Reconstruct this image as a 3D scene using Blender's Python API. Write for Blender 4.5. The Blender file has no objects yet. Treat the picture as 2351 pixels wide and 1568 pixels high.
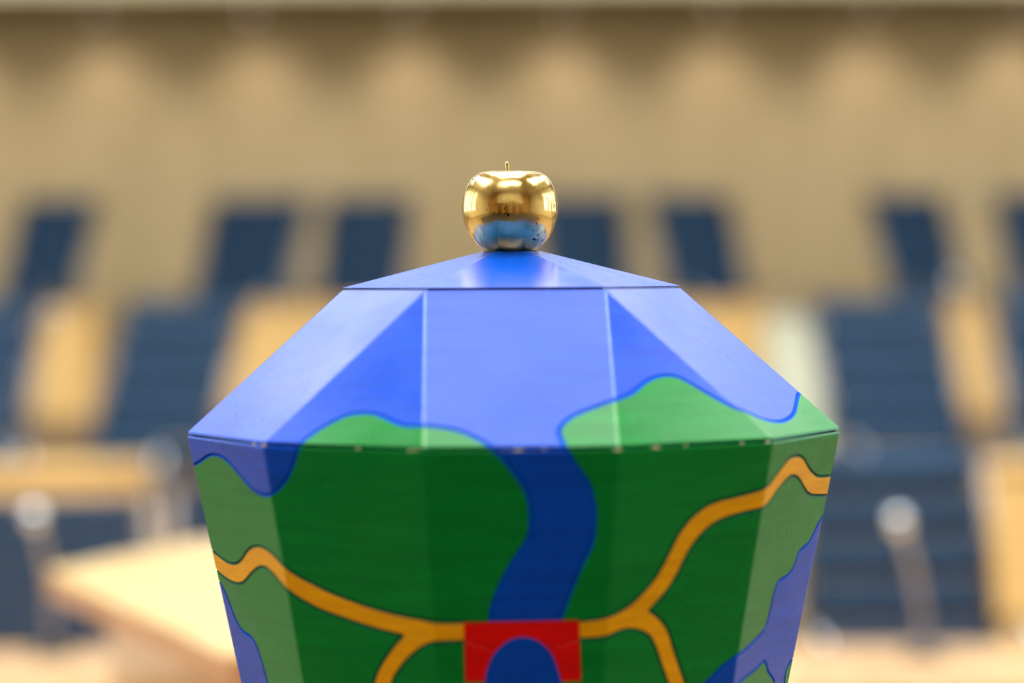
import bpy, bmesh, math, random
from mathutils import Vector, Matrix, Euler
from mathutils.geometry import delaunay_2d_cdt

random.seed(7)
sc = bpy.context.scene
COL = sc.collection
R = math.radians
PI = math.pi

# ------------------------------------------------------------------ camera
EYE = 1.72
cam_data = bpy.data.cameras.new('camera')
cam = bpy.data.objects.new('camera', cam_data)
COL.objects.link(cam)
sc.camera = cam
cam_data.sensor_width = 36.0
cam_data.lens = 5550.0 / 2351.0 * 36.0          # an 85 mm portrait lens
cam_data.clip_start = 0.05
cam_data.clip_end = 200
yaw, pitch, roll = -0.00007, -0.02631, -0.00569
f_ = Vector((math.sin(yaw) * math.cos(pitch), math.cos(yaw) * math.cos(pitch), math.sin(pitch)))
r_ = Vector((math.cos(yaw), -math.sin(yaw), 0))
u_ = r_.cross(f_)
r2 = r_ * math.cos(roll) + u_ * math.sin(roll)
u2 = -r_ * math.sin(roll) + u_ * math.cos(roll)
M = Matrix(((r2.x, u2.x, -f_.x), (r2.y, u2.y, -f_.y), (r2.z, u2.z, -f_.z))).to_4x4()
cam.matrix_world = Matrix.Translation((0, -2.0408, EYE)) @ M
cam_data.dof.use_dof = True
cam_data.dof.focus_distance = 2.02
cam_data.dof.aperture_fstop = 1.74
cam_data.dof.aperture_blades = 0

# ------------------------------------------------------------------ world, exposure
world = bpy.data.worlds.new('World')
sc.world = world
world.use_nodes = True
bg = world.node_tree.nodes['Background']
bg.inputs['Color'].default_value = (0.80, 0.90, 1.0, 1)
bg.inputs['Strength'].default_value = 3.8
sc.view_settings.view_transform = 'Standard'
sc.view_settings.look = 'None'
sc.view_settings.gamma = 1
sc.view_settings.use_curve_mapping = False
sc.view_settings.exposure = 0.0
sc.cycles.use_denoising = True
sc.cycles.max_bounces = 8
sc.cycles.diffuse_bounces = 4
sc.cycles.glossy_bounces = 4
sc.cycles.transmission_bounces = 4
sc.cycles.transparent_max_bounces = 8
sc.cycles.caustics_reflective = False
sc.cycles.caustics_refractive = False
sc.cycles.sample_clamp_indirect = 6.0

SKY_MAIN = 12.0       # luminous ceiling panels above the urn
SKY_SIDE = 1.4       # luminous ceiling panels over the rest of the hall
SPOT_W = 15.0        # wall washers under the gallery

# ------------------------------------------------------------------ materials
def nt(m):
    m.use_nodes = True
    return m.node_tree, m.node_tree.nodes, m.node_tree.links

def simple(name, col, rough=0.5, metal=0.0, noise=0.0, scale=8.0, bump=0.0, bump_scale=60.0, stretch=(1, 1, 1), spec=0.5, coat=0.0):
    m = bpy.data.materials.new(name)
    t, N, L = nt(m)
    b = N['Principled BSDF']
    b.inputs['Roughness'].default_value = rough
    b.inputs['Metallic'].default_value = metal
    b.inputs['Specular IOR Level'].default_value = spec
    b.inputs['Coat Weight'].default_value = coat
    b.inputs['Coat Roughness'].default_value = 0.12
    tc = N.new('ShaderNodeTexCoord')
    mp = N.new('ShaderNodeMapping')
    mp.inputs['Scale'].default_value = stretch
    L.new(tc.outputs['Object'], mp.inputs['Vector'])
    if noise > 0:
        n = N.new('ShaderNodeTexNoise')
        n.inputs['Scale'].default_value = scale
        n.inputs['Detail'].default_value = 4
        L.new(mp.outputs['Vector'], n.inputs['Vector'])
        cr = N.new('ShaderNodeValToRGB')
        cr.color_ramp.elements[0].position = 0.3
        cr.color_ramp.elements[1].position = 0.7
        cr.color_ramp.elements[0].color = tuple(c * (1 - noise) for c in col) + (1,)
        cr.color_ramp.elements[1].color = tuple(min(1, c * (1 + noise)) for c in col) + (1,)
        L.new(n.outputs['Fac'], cr.inputs['Fac'])
        L.new(cr.outputs['Color'], b.inputs['Base Color'])
    else:
        b.inputs['Base Color'].default_value = tuple(col) + (1,)
    if bump > 0:
        n2 = N.new('ShaderNodeTexNoise')
        n2.inputs['Scale'].default_value = bump_scale
        n2.inputs['Detail'].default_value = 3
        L.new(mp.outputs['Vector'], n2.inputs['Vector'])
        bp = N.new('ShaderNodeBump')
        bp.inputs['Strength'].default_value = bump
        bp.inputs['Distance'].default_value = 0.002
        L.new(n2.outputs['Fac'], bp.inputs['Height'])
        L.new(bp.outputs['Normal'], b.inputs['Normal'])
    return m

def paint(name, col, rough=0.3, st=(50, 50, 300), spec=0.22):
    """hand painted gloss enamel: brush strokes run round the urn, faint cloudiness in colour and gloss"""
    m = bpy.data.materials.new(name)
    t, N, L = nt(m)
    b = N['Principled BSDF']
    b.inputs['Specular IOR Level'].default_value = spec
    tc = N.new('ShaderNodeTexCoord')
    mp = N.new('ShaderNodeMapping')
    mp.inputs['Scale'].default_value = (9, 9, 90)
    L.new(tc.outputs['Object'], mp.inputs['Vector'])
    n = N.new('ShaderNodeTexNoise'); n.inputs['Scale'].default_value = 1.6; n.inputs['Detail'].default_value = 5
    L.new(mp.outputs['Vector'], n.inputs['Vector'])
    cr = N.new('ShaderNodeValToRGB')
    cr.color_ramp.elements[0].position = 0.28; cr.color_ramp.elements[1].position = 0.72
    cr.color_ramp.elements[0].color = tuple(c * 0.86 for c in col) + (1,)
    cr.color_ramp.elements[1].color = tuple(min(1, c * 1.12) for c in col) + (1,)
    L.new(n.outputs['Fac'], cr.inputs['Fac'])
    L.new(cr.outputs['Color'], b.inputs['Base Color'])
    n3 = N.new('ShaderNodeTexNoise'); n3.inputs['Scale'].default_value = 14; n3.inputs['Detail'].default_value = 3
    L.new(tc.outputs['Object'], n3.inputs['Vector'])
    mr = N.new('ShaderNodeMapRange')
    mr.inputs['From Min'].default_value = 0.3; mr.inputs['From Max'].default_value = 0.7
    mr.inputs['To Min'].default_value = rough - 0.05; mr.inputs['To Max'].default_value = rough + 0.08
    L.new(n3.outputs['Fac'], mr.inputs['Value'])
    L.new(mr.outputs['Result'], b.inputs['Roughness'])
    mp2 = N.new('ShaderNodeMapping'); mp2.inputs['Scale'].default_value = st
    L.new(tc.outputs['Object'], mp2.inputs['Vector'])
    n2 = N.new('ShaderNodeTexNoise'); n2.inputs['Scale'].default_value = 1.5; n2.inputs['Detail'].default_value = 4
    n2.inputs['Distortion'].default_value = 0.25
    L.new(mp2.outputs['Vector'], n2.inputs['Vector'])
    bp = N.new('ShaderNodeBump'); bp.inputs['Strength'].default_value = 0.08; bp.inputs['Distance'].default_value = 0.0012
    L.new(n2.outputs['Fac'], bp.inputs['Height'])
    L.new(bp.outputs['Normal'], b.inputs['Normal'])
    return m

def wood(name, c1, c2, rough=0.4, stretch=(1, 1, 12), scale=1.5, coat=0.0):
    m = bpy.data.materials.new(name)
    t, N, L = nt(m)
    b = N['Principled BSDF']
    b.inputs['Roughness'].default_value = rough
    b.inputs['Coat Weight'].default_value = coat
    b.inputs['Coat Roughness'].default_value = 0.15
    tc = N.new('ShaderNodeTexCoord'); mp = N.new('ShaderNodeMapping')
    mp.inputs['Scale'].default_value = stretch
    L.new(tc.outputs['Object'], mp.inputs['Vector'])
    n = N.new('ShaderNodeTexNoise'); n.inputs['Scale'].default_value = scale; n.inputs['Detail'].default_value = 6
    n.inputs['Distortion'].default_value = 0.8
    L.new(mp.outputs['Vector'], n.inputs['Vector'])
    cr = N.new('ShaderNodeValToRGB')
    cr.color_ramp.elements[0].position = 0.35; cr.color_ramp.elements[1].position = 0.65
    cr.color_ramp.elements[0].color = tuple(c1) + (1,); cr.color_ramp.elements[1].color = tuple(c2) + (1,)
    L.new(n.outputs['Fac'], cr.inputs['Fac']); L.new(cr.outputs['Color'], b.inputs['Base Color'])
    bp = N.new('ShaderNodeBump'); bp.inputs['Strength'].default_value = 0.08
    L.new(n.outputs['Fac'], bp.inputs['Height']); L.new(bp.outputs['Normal'], b.inputs['Normal'])
    return m

def emit(name, col, s):
    m = bpy.data.materials.new(name)
    t, N, L = nt(m)
    N.remove(N['Principled BSDF'])
    e = N.new('ShaderNodeEmission'); e.inputs['Color'].default_value = tuple(col) + (1,); e.inputs['Strength'].default_value = s
    L.new(e.outputs[0], N['Material Output'].inputs['Surface'])
    return m

def gold_material():
    m = bpy.data.materials.new('gold_leaf')
    t, N, L = nt(m)
    b = N['Principled BSDF']
    b.inputs['Metallic'].default_value = 1.0
    tc = N.new('ShaderNodeTexCoord')
    n = N.new('ShaderNodeTexNoise'); n.inputs['Scale'].default_value = 60; n.inputs['Detail'].default_value = 5
    L.new(tc.outputs['Object'], n.inputs['Vector'])
    cr = N.new('ShaderNodeValToRGB')
    cr.color_ramp.elements[0].position = 0.34; cr.color_ramp.elements[0].color = (0.60, 0.42, 0.12, 1)
    cr.color_ramp.elements[1].position = 0.54; cr.color_ramp.elements[1].color = (1.0, 0.74, 0.27, 1)
    L.new(n.outputs['Fac'], cr.inputs['Fac'])
    # small reddish specks where the leaf has lifted
    v = N.new('ShaderNodeTexVoronoi'); v.inputs['Scale'].default_value = 120
    nz = N.new('ShaderNodeTexNoise'); nz.inputs['Scale'].default_value = 300
    L.new(tc.outputs['Object'], nz.inputs['Vector'])
    mixv = N.new('ShaderNodeMix'); mixv.data_type = 'VECTOR'; mixv.inputs['Factor'].default_value = 0.012
    L.new(tc.outputs['Object'], mixv.inputs['A']); L.new(nz.outputs['Color'], mixv.inputs['B'])
    L.new(mixv.outputs['Result'], v.inputs['Vector'])
    n4 = N.new('ShaderNodeTexNoise'); n4.inputs['Scale'].default_value = 45; n4.inputs['Detail'].default_value = 1
    L.new(tc.outputs['Object'], n4.inputs['Vector'])
    mr = N.new('ShaderNodeMapRange'); mr.inputs['From Min'].default_value = 0.46; mr.inputs['From Max'].default_value = 0.70
    mr.inputs['To Min'].default_value = 0.0; mr.inputs['To Max'].default_value = 0.24
    L.new(n4.outputs['Fac'], mr.inputs['Value'])
    lt = N.new('ShaderNodeMath'); lt.operation = 'LESS_THAN'
    L.new(v.outputs['Distance'], lt.inputs[0]); L.new(mr.outputs['Result'], lt.inputs[1])
    mx = N.new('ShaderNodeMix'); mx.data_type = 'RGBA'
    L.new(lt.outputs[0], mx.inputs['Factor'])
    L.new(cr.outputs['Color'], mx.inputs['A']); mx.inputs['B'].default_value = (0.10, 0.02, 0.01, 1)
    L.new(mx.outputs['Result'], b.inputs['Base Color'])
    n5 = N.new('ShaderNodeTexNoise'); n5.inputs['Scale'].default_value = 35; n5.inputs['Detail'].default_value = 4
    L.new(tc.outputs['Object'], n5.inputs['Vector'])
    mr2 = N.new('ShaderNodeMapRange'); mr2.inputs['To Min'].default_value = 0.04; mr2.inputs['To Max'].default_value = 0.26
    mr2.inputs['From Min'].default_value = 0.3; mr2.inputs['From Max'].default_value = 0.75
    L.new(n5.outputs['Fac'], mr2.inputs['Value']); L.new(mr2.outputs['Result'], b.inputs['Roughness'])
    n6 = N.new('ShaderNodeTexNoise'); n6.inputs['Scale'].default_value = 34; n6.inputs['Detail'].default_value = 5
    L.new(tc.outputs['Object'], n6.inputs['Vector'])
    bp = N.new('ShaderNodeBump'); bp.inputs['Strength'].default_value = 0.16; bp.inputs['Distance'].default_value = 0.004
    L.new(n6.outputs['Fac'], bp.inputs['Height']); L.new(bp.outputs['Normal'], b.inputs['Normal'])
    return m

MAT = {}
MAT['blue'] = paint('blue_enamel', (0.0003, 0.072, 0.62), 0.28)
MAT['cap'] = paint('cap_enamel', (0.0003, 0.085, 0.62), 0.20, (30, 260, 30), 0.55)
MAT['green'] = paint('green_enamel', (0.0002, 0.225, 0.032), 0.28)
MAT['yellow'] = paint('ochre_enamel', (0.95, 0.43, 0.002), 0.36)
MAT['red'] = paint('red_enamel', (0.80, 0.002, 0.001), 0.36)
MAT['groove_blue'] = paint('blue_groove_paint', (0.0, 0.075, 0.62), 0.6, spec=0.02)
MAT['groove_green'] = paint('green_groove_paint', (0.0, 0.10, 0.06), 0.5, spec=0.1)
MAT['rub_blue'] = paint('highlight_blue_enamel', (0.13, 0.25, 0.72), 0.28)  # paler blue and green: highlight of the rounded lid seams put into the colour
MAT['rub_green'] = paint('highlight_green_enamel', (0.14, 0.44, 0.17), 0.28)
MAT['core'] = simple('urn_core_paint', (0.0, 0.04, 0.35), 0.6)
MAT['bare'] = simple('bare_wood_chip', (0.66, 0.60, 0.34), 0.6)
MAT['gold'] = gold_material()
MAT['wall'] = wood('oak_wall_veneer', (0.49, 0.37, 0.175), (0.57, 0.435, 0.22), 0.5, (3, 3, 0.4), 1.2)
MAT['desk'] = wood('desk_oak', (0.74, 0.48, 0.17), (0.84, 0.57, 0.23), 0.35, (6, 1, 1), 1.5, 0.3)
MAT['table'] = wood('table_maple', (0.66, 0.42, 0.20), (0.76, 0.50, 0.26), 0.24, (8, 1, 1), 1.5, 0.5)
MAT['maple'] = wood('clerk_maple', (0.84, 0.60, 0.28), (0.92, 0.70, 0.36), 0.22, (8, 1, 1), 1.5, 0.6)
MAT['edge'] = wood('table_edge', (0.55, 0.27, 0.12), (0.66, 0.34, 0.16), 0.4)
MAT['floor'] = wood('floor_parquet', (0.23, 0.15, 0.075), (0.29, 0.19, 0.095), 0.35, (1, 9, 1), 2.0)
MAT['dark_patch'] = simple('dark_patch_surface', (0.045, 0.04, 0.04), 0.95, noise=0.2, scale=30)
MAT['rear'] = wood('dark_rear_panelling', (0.36, 0.21, 0.08), (0.44, 0.27, 0.11), 0.5)
MAT['white'] = simple('pale_plaster', (0.70, 0.66, 0.54), 0.7, noise=0.05)
MAT['ceiling'] = simple('ceiling_white', (0.78, 0.76, 0.70), 0.8, noise=0.03)
MAT['dark'] = simple('dark_brown_soffit', (0.13, 0.060, 0.016), 0.5, noise=0.15)
MAT['fascia'] = simple('gallery_fascia', (0.86, 0.80, 0.50), 0.5, noise=0.06)
MAT['navy'] = simple('navy_leather', (0.009, 0.036, 0.080), 0.6, noise=0.2, scale=20, bump=0.2, bump_scale=300, spec=0.25)
MAT['chrome'] = simple('chrome', (0.62, 0.66, 0.70), 0.08, metal=1.0)
MAT['alu'] = simple('brushed_aluminium', (0.26, 0.23, 0.21), 0.3, metal=1.0, noise=0.1)
MAT['neck'] = simple('satin_steel', (0.30, 0.30, 0.32), 0.35, metal=1.0)
MAT['black'] = simple('black_plastic', (0.02, 0.02, 0.022), 0.45)
MAT['cabinet'] = simple('cream_lacquer', (0.68, 0.72, 0.56), 0.45, noise=0.04)
MAT['frame'] = simple('window_frame_paint', (0.5, 0.5, 0.48), 0.4)
MAT['sky_main'] = emit('skylight_glow', (1.0, 0.985, 0.97), SKY_MAIN)
MAT['sky_mid'] = emit('skylight_glow_centre', (1.0, 0.985, 0.97), SKY_MAIN * 0.75)
MAT['sky_side'] = emit('ceiling_panel_glow', (0.93, 0.965, 1.0), SKY_SIDE)
MAT['cap_fill'] = emit('cap_fill_glow', (0.90, 0.95, 1.0), 1.5)  # glow of the added strip that whitens the cap
MAT['lamp'] = emit('downlight_glow', (1.0, 0.86, 0.72), 30.0)

def glass_material():
    m = bpy.data.materials.new('window_glass')
    t, N, L = nt(m)
    N.remove(N['Principled BSDF'])
    tr = N.new('ShaderNodeBsdfTransparent'); tr.inputs['Color'].default_value = (0.94, 0.97, 0.97, 1)
    gl = N.new('ShaderNodeBsdfGlossy'); gl.inputs['Roughness'].default_value = 0.02
    mx = N.new('ShaderNodeMixShader')
    mx.inputs[0].default_value = 0.07
    L.new(tr.outputs[0], mx.inputs[1]); L.new(gl.outputs[0], mx.inputs[2])
    L.new(mx.outputs[0], N['Material Output'].inputs['Surface'])
    return m
MAT['glass'] = glass_material()

# ------------------------------------------------------------------ mesh helpers
def link_mesh(name, me, mats, parent=None, smooth=False):
    if not isinstance(mats, (list, tuple)):
        mats = [mats]
    for m in mats:
        me.materials.append(m)
    if smooth:
        for p in me.polygons:
            p.use_smooth = True
    o = bpy.data.objects.new(name, me)
    COL.objects.link(o)
    if parent:
        o.parent = parent
    return o

def bm_obj(name, bm, mat, parent=None, smooth=False):
    me = bpy.data.meshes.new(name)
    bmesh.ops.recalc_face_normals(bm, faces=bm.faces[:])
    bm.to_mesh(me); bm.free()
    return link_mesh(name, me, mat, parent, smooth)

def empty(name, loc=(0, 0, 0), rz=0.0):
    o = bpy.data.objects.new(name, None)
    COL.objects.link(o)
    o.location = loc
    o.rotation_euler = (0, 0, rz)
    o.empty_display_size = 0.1
    return o

def tag(o, label=None, cat=None, group=None, kind=None):
    if label: o['label'] = label
    if cat: o['category'] = cat
    if group: o['group'] = group
    if kind: o['kind'] = kind
    return o

def add_box(bm, x0, x1, y0, y1, z0, z1, bevel=0.0, mtx=None, seg=1):
    r = bmesh.ops.create_cube(bm, size=1.0)
    vs = r['verts']
    for v in vs:
        v.co = Vector(((x0 + x1) / 2 + v.co.x * (x1 - x0), (y0 + y1) / 2 + v.co.y * (y1 - y0), (z0 + z1) / 2 + v.co.z * (z1 - z0)))
    if bevel > 0:
        es = list({e for v in vs for e in v.link_edges})
        rr = bmesh.ops.bevel(bm, geom=es, offset=bevel, segments=seg, affect='EDGES', profile=0.5)
        vs = list({v for f in rr['faces'] for v in f.verts} | {v for v in vs if v.is_valid})
    if mtx is not None:
        for v in vs:
            v.co = mtx @ v.co
    return vs

def box(name, x0, x1, y0, y1, z0, z1, mat, parent=None, bevel=0.0, seg=1, mtx=None):
    bm = bmesh.new()
    add_box(bm, x0, x1, y0, y1, z0, z1, bevel, mtx, seg)
    return bm_obj(name, bm, mat, parent)

def add_tube(bm, pts, rad, seg=10, cap=True):
    pts = [Vector(p) for p in pts]
    rings = []
    n = len(pts)
    ref = Vector((0.123, 0.97, 0.2)).normalized()
    for i, p in enumerate(pts):
        d = (pts[min(i + 1, n - 1)] - pts[max(i - 1, 0)]).normalized()
        a = d.cross(ref)
        if a.length < 1e-3:
            a = d.cross(Vector((1, 0, 0)))
        a.normalize()
        b = d.cross(a)
        rr = rad[i] if isinstance(rad, (list, tuple)) else rad
        rings.append([bm.verts.new(p + (a * math.cos(2 * PI * k / seg) + b * math.sin(2 * PI * k / seg)) * rr) for k in range(seg)])
    for i in range(n - 1):
        for k in range(seg):
            bm.faces.new((rings[i][k], rings[i][(k + 1) % seg], rings[i + 1][(k + 1) % seg], rings[i + 1][k]))
    if cap:
        bm.faces.new(rings[0]); bm.faces.new(rings[-1][::-1])

def tube(name, pts, rad, mat, parent=None, seg=10, smooth=True):
    bm = bmesh.new()
    add_tube(bm, pts, rad, seg)
    return bm_obj(name, bm, mat, parent, smooth)

def lathe(name, prof, mat, parent=None, seg=32, fn=None, smooth=True):
    bm = bmesh.new()
    rings = []
    for r, z in prof:
        if r < 1e-6:
            rings.append([bm.verts.new((0, 0, z))])
        else:
            ring = []
            for k in range(seg):
                a = 2 * PI * k / seg
                x, y, zz = r * math.cos(a), r * math.sin(a), z
                if fn: x, y, zz = fn(x, y, zz, a, r)
                ring.append(bm.verts.new((x, y, zz)))
            rings.append(ring)
    for A, B in zip(rings[:-1], rings[1:]):
        if len(A) == 1 and len(B) == 1: continue
        for k in range(seg):
            k2 = (k + 1) % seg
            if len(A) == 1: bm.faces.new((A[0], B[k], B[k2]))
            elif len(B) == 1: bm.faces.new((A[k], A[k2], B[0]))
            else: bm.faces.new((A[k], A[k2], B[k2], B[k]))
    return bm_obj(name, bm, mat, parent, smooth)

def prism(name, pts, z0, z1, mat, parent=None, bevel=0.0):
    bm = bmesh.new()
    f = bm.faces.new([bm.verts.new((x, y, z0)) for x, y in pts])
    r = bmesh.ops.extrude_face_region(bm, geom=[f])
    for v in r['geom']:
        if isinstance(v, bmesh.types.BMVert): v.co.z = z1
    if bevel > 0:
        bmesh.ops.bevel(bm, geom=bm.edges[:], offset=bevel, segments=2, affect='EDGES')
    return bm_obj(name, bm, mat, parent)

def dup(root, loc, rz, label=None, group=None):
    r = root.copy(); COL.objects.link(r); r.location = loc; r.rotation_euler = (0, 0, rz)
    if label: r['label'] = label
    if group: r['group'] = group
    for ch in list(root.children):
        c = ch.copy(); COL.objects.link(c); c.parent = r
        for g in list(ch.children):
            d = g.copy(); COL.objects.link(d); d.parent = c
    return r

def D(d):            # distance from the camera along the hall -> y
    return d - 2.0408

# ------------------------------------------------------------------ the setting: hall
XL, XR, YB, YF, ZC = -9.0, 9.0, -7.0, D(17.0), 6.4
def struct(o):
    o['kind'] = 'structure'
    return o

struct(box('floor', XL - .2, XR + .2, YB - .2, YF + .2, -0.2, 0.0, MAT['floor']))
T2, T3 = 0.31, 0.93
struct(box('floor_middle_tier', XL, XR, D(8.9), YF, 0.0, T2, MAT['floor']))
struct(box('floor_upper_tier', XL, XR, D(13.6), YF, T2, T3, MAT['floor']))
struct(box('floor_dark_patch', -5.5, 5.5, YB, -.8, 0.0, .012, MAT['dark_patch']))  # unseen dark patch added so the urn front reflects less light
struct(box('wall_front', XL - .2, XR + .2, YF, YF + .2, 0.0, ZC, MAT['wall']))
struct(box('wall_rear', XL - .2, XR + .2, YB - .2, YB, 0.0, ZC, MAT['rear']))
struct(box('ceiling', XL - .2, XR + .2, YB - .2, YF + .2, ZC, ZC + .2, MAT['ceiling']))

# side walls with tall windows
def side_wall(name, x0, x1, wins, zlo=1.3, zhi=5.2):
    bm = bmesh.new()
    add_box(bm, x0, x1, YB, YF, 0.0, zlo)
    add_box(bm, x0, x1, YB, YF, zhi, ZC)
    edges = [YB] + [e for w in wins for e in w] + [YF]
    for a, b in zip(edges[::2], edges[1::2]):
        add_box(bm, x0, x1, a, b, zlo, zhi)
    o = struct(bm_obj(name, bm, MAT['white']))
    return o
WINS = [(0.2, 2.2), (2.8, 4.8), (5.4, 7.4), (8.0, 10.0), (10.6, 12.6)]
side_wall('wall_left', XL - .2, XL, WINS)
side_wall('wall_right', XR, XR + .2, WINS)
k = 0
for sx in (XL - .1, XR + .1):
    for a, b in WINS:
        k += 1
        w = empty('window_%d' % k, (sx, (a + b) / 2, 1.3))
        w['kind'] = 'structure'
        h = 3.9
        L_ = (b - a) / 2
        for nm, bx in (('window_frame', (-.04, .04, -L_, -L_ + .07, 0, h)), ('window_frame', (-.04, .04, L_ - .07, L_, 0, h)),
                       ('window_frame', (-.04, .04, -L_ + .07, L_ - .07, 0, .07)), ('window_frame', (-.04, .04, -L_ + .07, L_ - .07, h - .07, h)),
                       ('mullion', (-.03, .03, -.03, .03, .07, h - .07))):
            box(nm, *bx, MAT['frame'], w)
        for y0, y1 in ((-L_ + .07, -.03), (.03, L_ - .07)):
            box('pane', -.004, .004, y0, y1, .07, h - .07, MAT['glass'], w)

# gallery over the last row: dark soffit with recessed downlights, pale fascia
SOF = EYE + 1.83
struct(box('trim_soffit', XL, XR, D(15.42), YF, SOF, SOF + .12, MAT['dark']))
struct(box('trim_fascia', XL, XR, D(15.34), D(15.42), SOF - .0, SOF + 1.1, MAT['fascia']))
struct(box('trim_gallery_rail', XL, XR, D(15.30), D(15.46), SOF + 1.1, SOF + 1.16, MAT['desk']))
struct(box('trim_added_white_facing', XL, XR, YF - .04, YF, SOF + .2, ZC, MAT['ceiling']))  # white facing added out of view to lighten the cap's reflections
w = empty('window_11', (0, YF - .06, 4.95)); w['kind'] = 'structure'  # unseen glowing strip, added to whiten the sides of the urn cap
for nm, z0, z1 in (('window_frame', 0, .08), ('window_frame', 1.22, 1.3)):  # frame and bars of the added glowing strip, not a real window
    box(nm, -7.0, 7.0, -.04, .02, z0, z1, MAT['frame'], w)
for k_ in range(8):
    box('mullion', -7.0 + 2 * k_ - (.03 if 0 < k_ < 8 else 0) , -7.0 + 2 * k_ + .03, -.04, .02, .08, 1.22, MAT['frame'], w)
for k_ in range(7):
    box('pane', -6.97 + 2 * k_, -5.03 + 2 * k_, -.012, 0.0, .08, 1.22, MAT['cap_fill'], w)  # glowing panes of the added strip
pitch_x = 1.06
x_first = (230 - 1175.5) / 5550 * 16.6
n_l = 0
for i in range(-4, 11):
    x = x_first + i * pitch_x
    if abs(x) > 8.6: continue
    o = empty('downlight', (x, D(16.55), SOF))
    n_l += 1
    vis = {0: 'leftmost visible', 1: 'second visible', 2: 'third visible', 3: 'fourth visible', 4: 'fifth visible', 5: 'sixth visible', 6: 'rightmost visible'}
    if i in vis: tag(o, '%s glowing downlight, counted from the left along the top edge of the wood wall' % vis[i], 'lamp', 'downlights in the gallery soffit')
    else: tag(o, 'small round downlight in the soffit, outside the picture', 'lamp', 'downlights in the gallery soffit')
    if n_l == 1:
        a = lathe('trim_ring', [(.045, 0.0), (.045, -.012), (.075, -.012), (.082, -.004), (.082, .0)], MAT['alu'], o, 24)
        b = lathe('lens', [(0, -.004), (.044, -.004), (.044, 0.0)], MAT['lamp'], o, 24)
        proto = (a, b)
    else:
        for q in proto:
            c = q.copy(); COL.objects.link(c); c.parent = o
    ld = bpy.data.lights.new('downlight_beam', 'SPOT')
    ld.energy = SPOT_W; ld.color = (1.0, 0.88, 0.80); ld.spot_size = R(105); ld.spot_blend = 0.9; ld.shadow_soft_size = 0.05
    lo = bpy.data.objects.new('beam', ld); COL.objects.link(lo); lo.parent = o
    lo.location = (0, 0, -.03); lo.rotation_euler = (R(22), 0, 0)

# luminous ceiling panels
def ceiling_panel(x, y, w, l, mat, label, group=None):
    o = empty('ceiling_light', (x, y, ZC))
    tag(o, label, 'lamp', group)
    bm = bmesh.new()
    t = .08
    add_box(bm, -w / 2, w / 2, -l / 2, -l / 2 + t, -.10, 0)
    add_box(bm, -w / 2, w / 2, l / 2 - t, l / 2, -.10, 0)
    add_box(bm, -w / 2, -w / 2 + t, -l / 2 + t, l / 2 - t, -.10, 0)
    add_box(bm, w / 2 - t, w / 2, -l / 2 + t, l / 2 - t, -.10, 0)
    bm_obj('frame', bm, MAT['frame'], o)
    box('diffuser', -w / 2 + t, w / 2 - t, -l / 2 + t, l / 2 - t, -.05, -.02, mat, o)
    return o
G1 = 'bright skylight panels over the front of the hall'
for x, w in ((-4.3, 2.4), (0.0, 3.2), (4.3, 2.4)):
    for k_, y in enumerate((0.1, 2.4, 4.7)):
        ceiling_panel(x, y, w, 2.1, MAT['sky_mid' if x == 0 else 'sky_main'], 'large bright skylight panel in the hall ceiling', G1)
ceiling_panel(0.0, -3.2, 4.8, 1.3, MAT['sky_mid'], 'long narrow fill panel added across the ceiling near the rear wall')  # unseen panel added to brighten the urn front; also the apple's white band
G2 = 'luminous ceiling panels over the seats'
for x in (-6.6, -3.9, -1.3, 1.3, 3.9, 6.6):
    for y in (7.2, 9.6, 12.0):
        ceiling_panel(x, y, 2.2, 2.0, MAT['sky_mid' if y < 9 and abs(x) > 3 else 'sky_side'], 'white luminous panel in the ceiling over the seats', G2)

# rear wall (behind the camera, seen only in the gilded apple): pale upper field, dark ledge, door leaves
struct(box('trim_rear_upper', -4.2, 4.2, YB, YB + .06, 2.9, 5.6, MAT['white']))
struct(box('trim_rear_ledge', -4.6, 4.6, YB, YB + .25, 2.72, 2.86, MAT['dark']))
for i, x in enumerate((-3.2, -1.1, 1.1, 3.2)):
    d_ = struct(box('door_%d' % (i + 1), x - .45, x + .45, YB, YB + .05, 0.0, 2.3, MAT['dark']))
    tube('door_handle', [(x + .34, YB + .05, 1.05), (x + .34, YB + .10, 1.05), (x + .22, YB + .10, 1.05)], .011, MAT['chrome'], d_)

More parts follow.
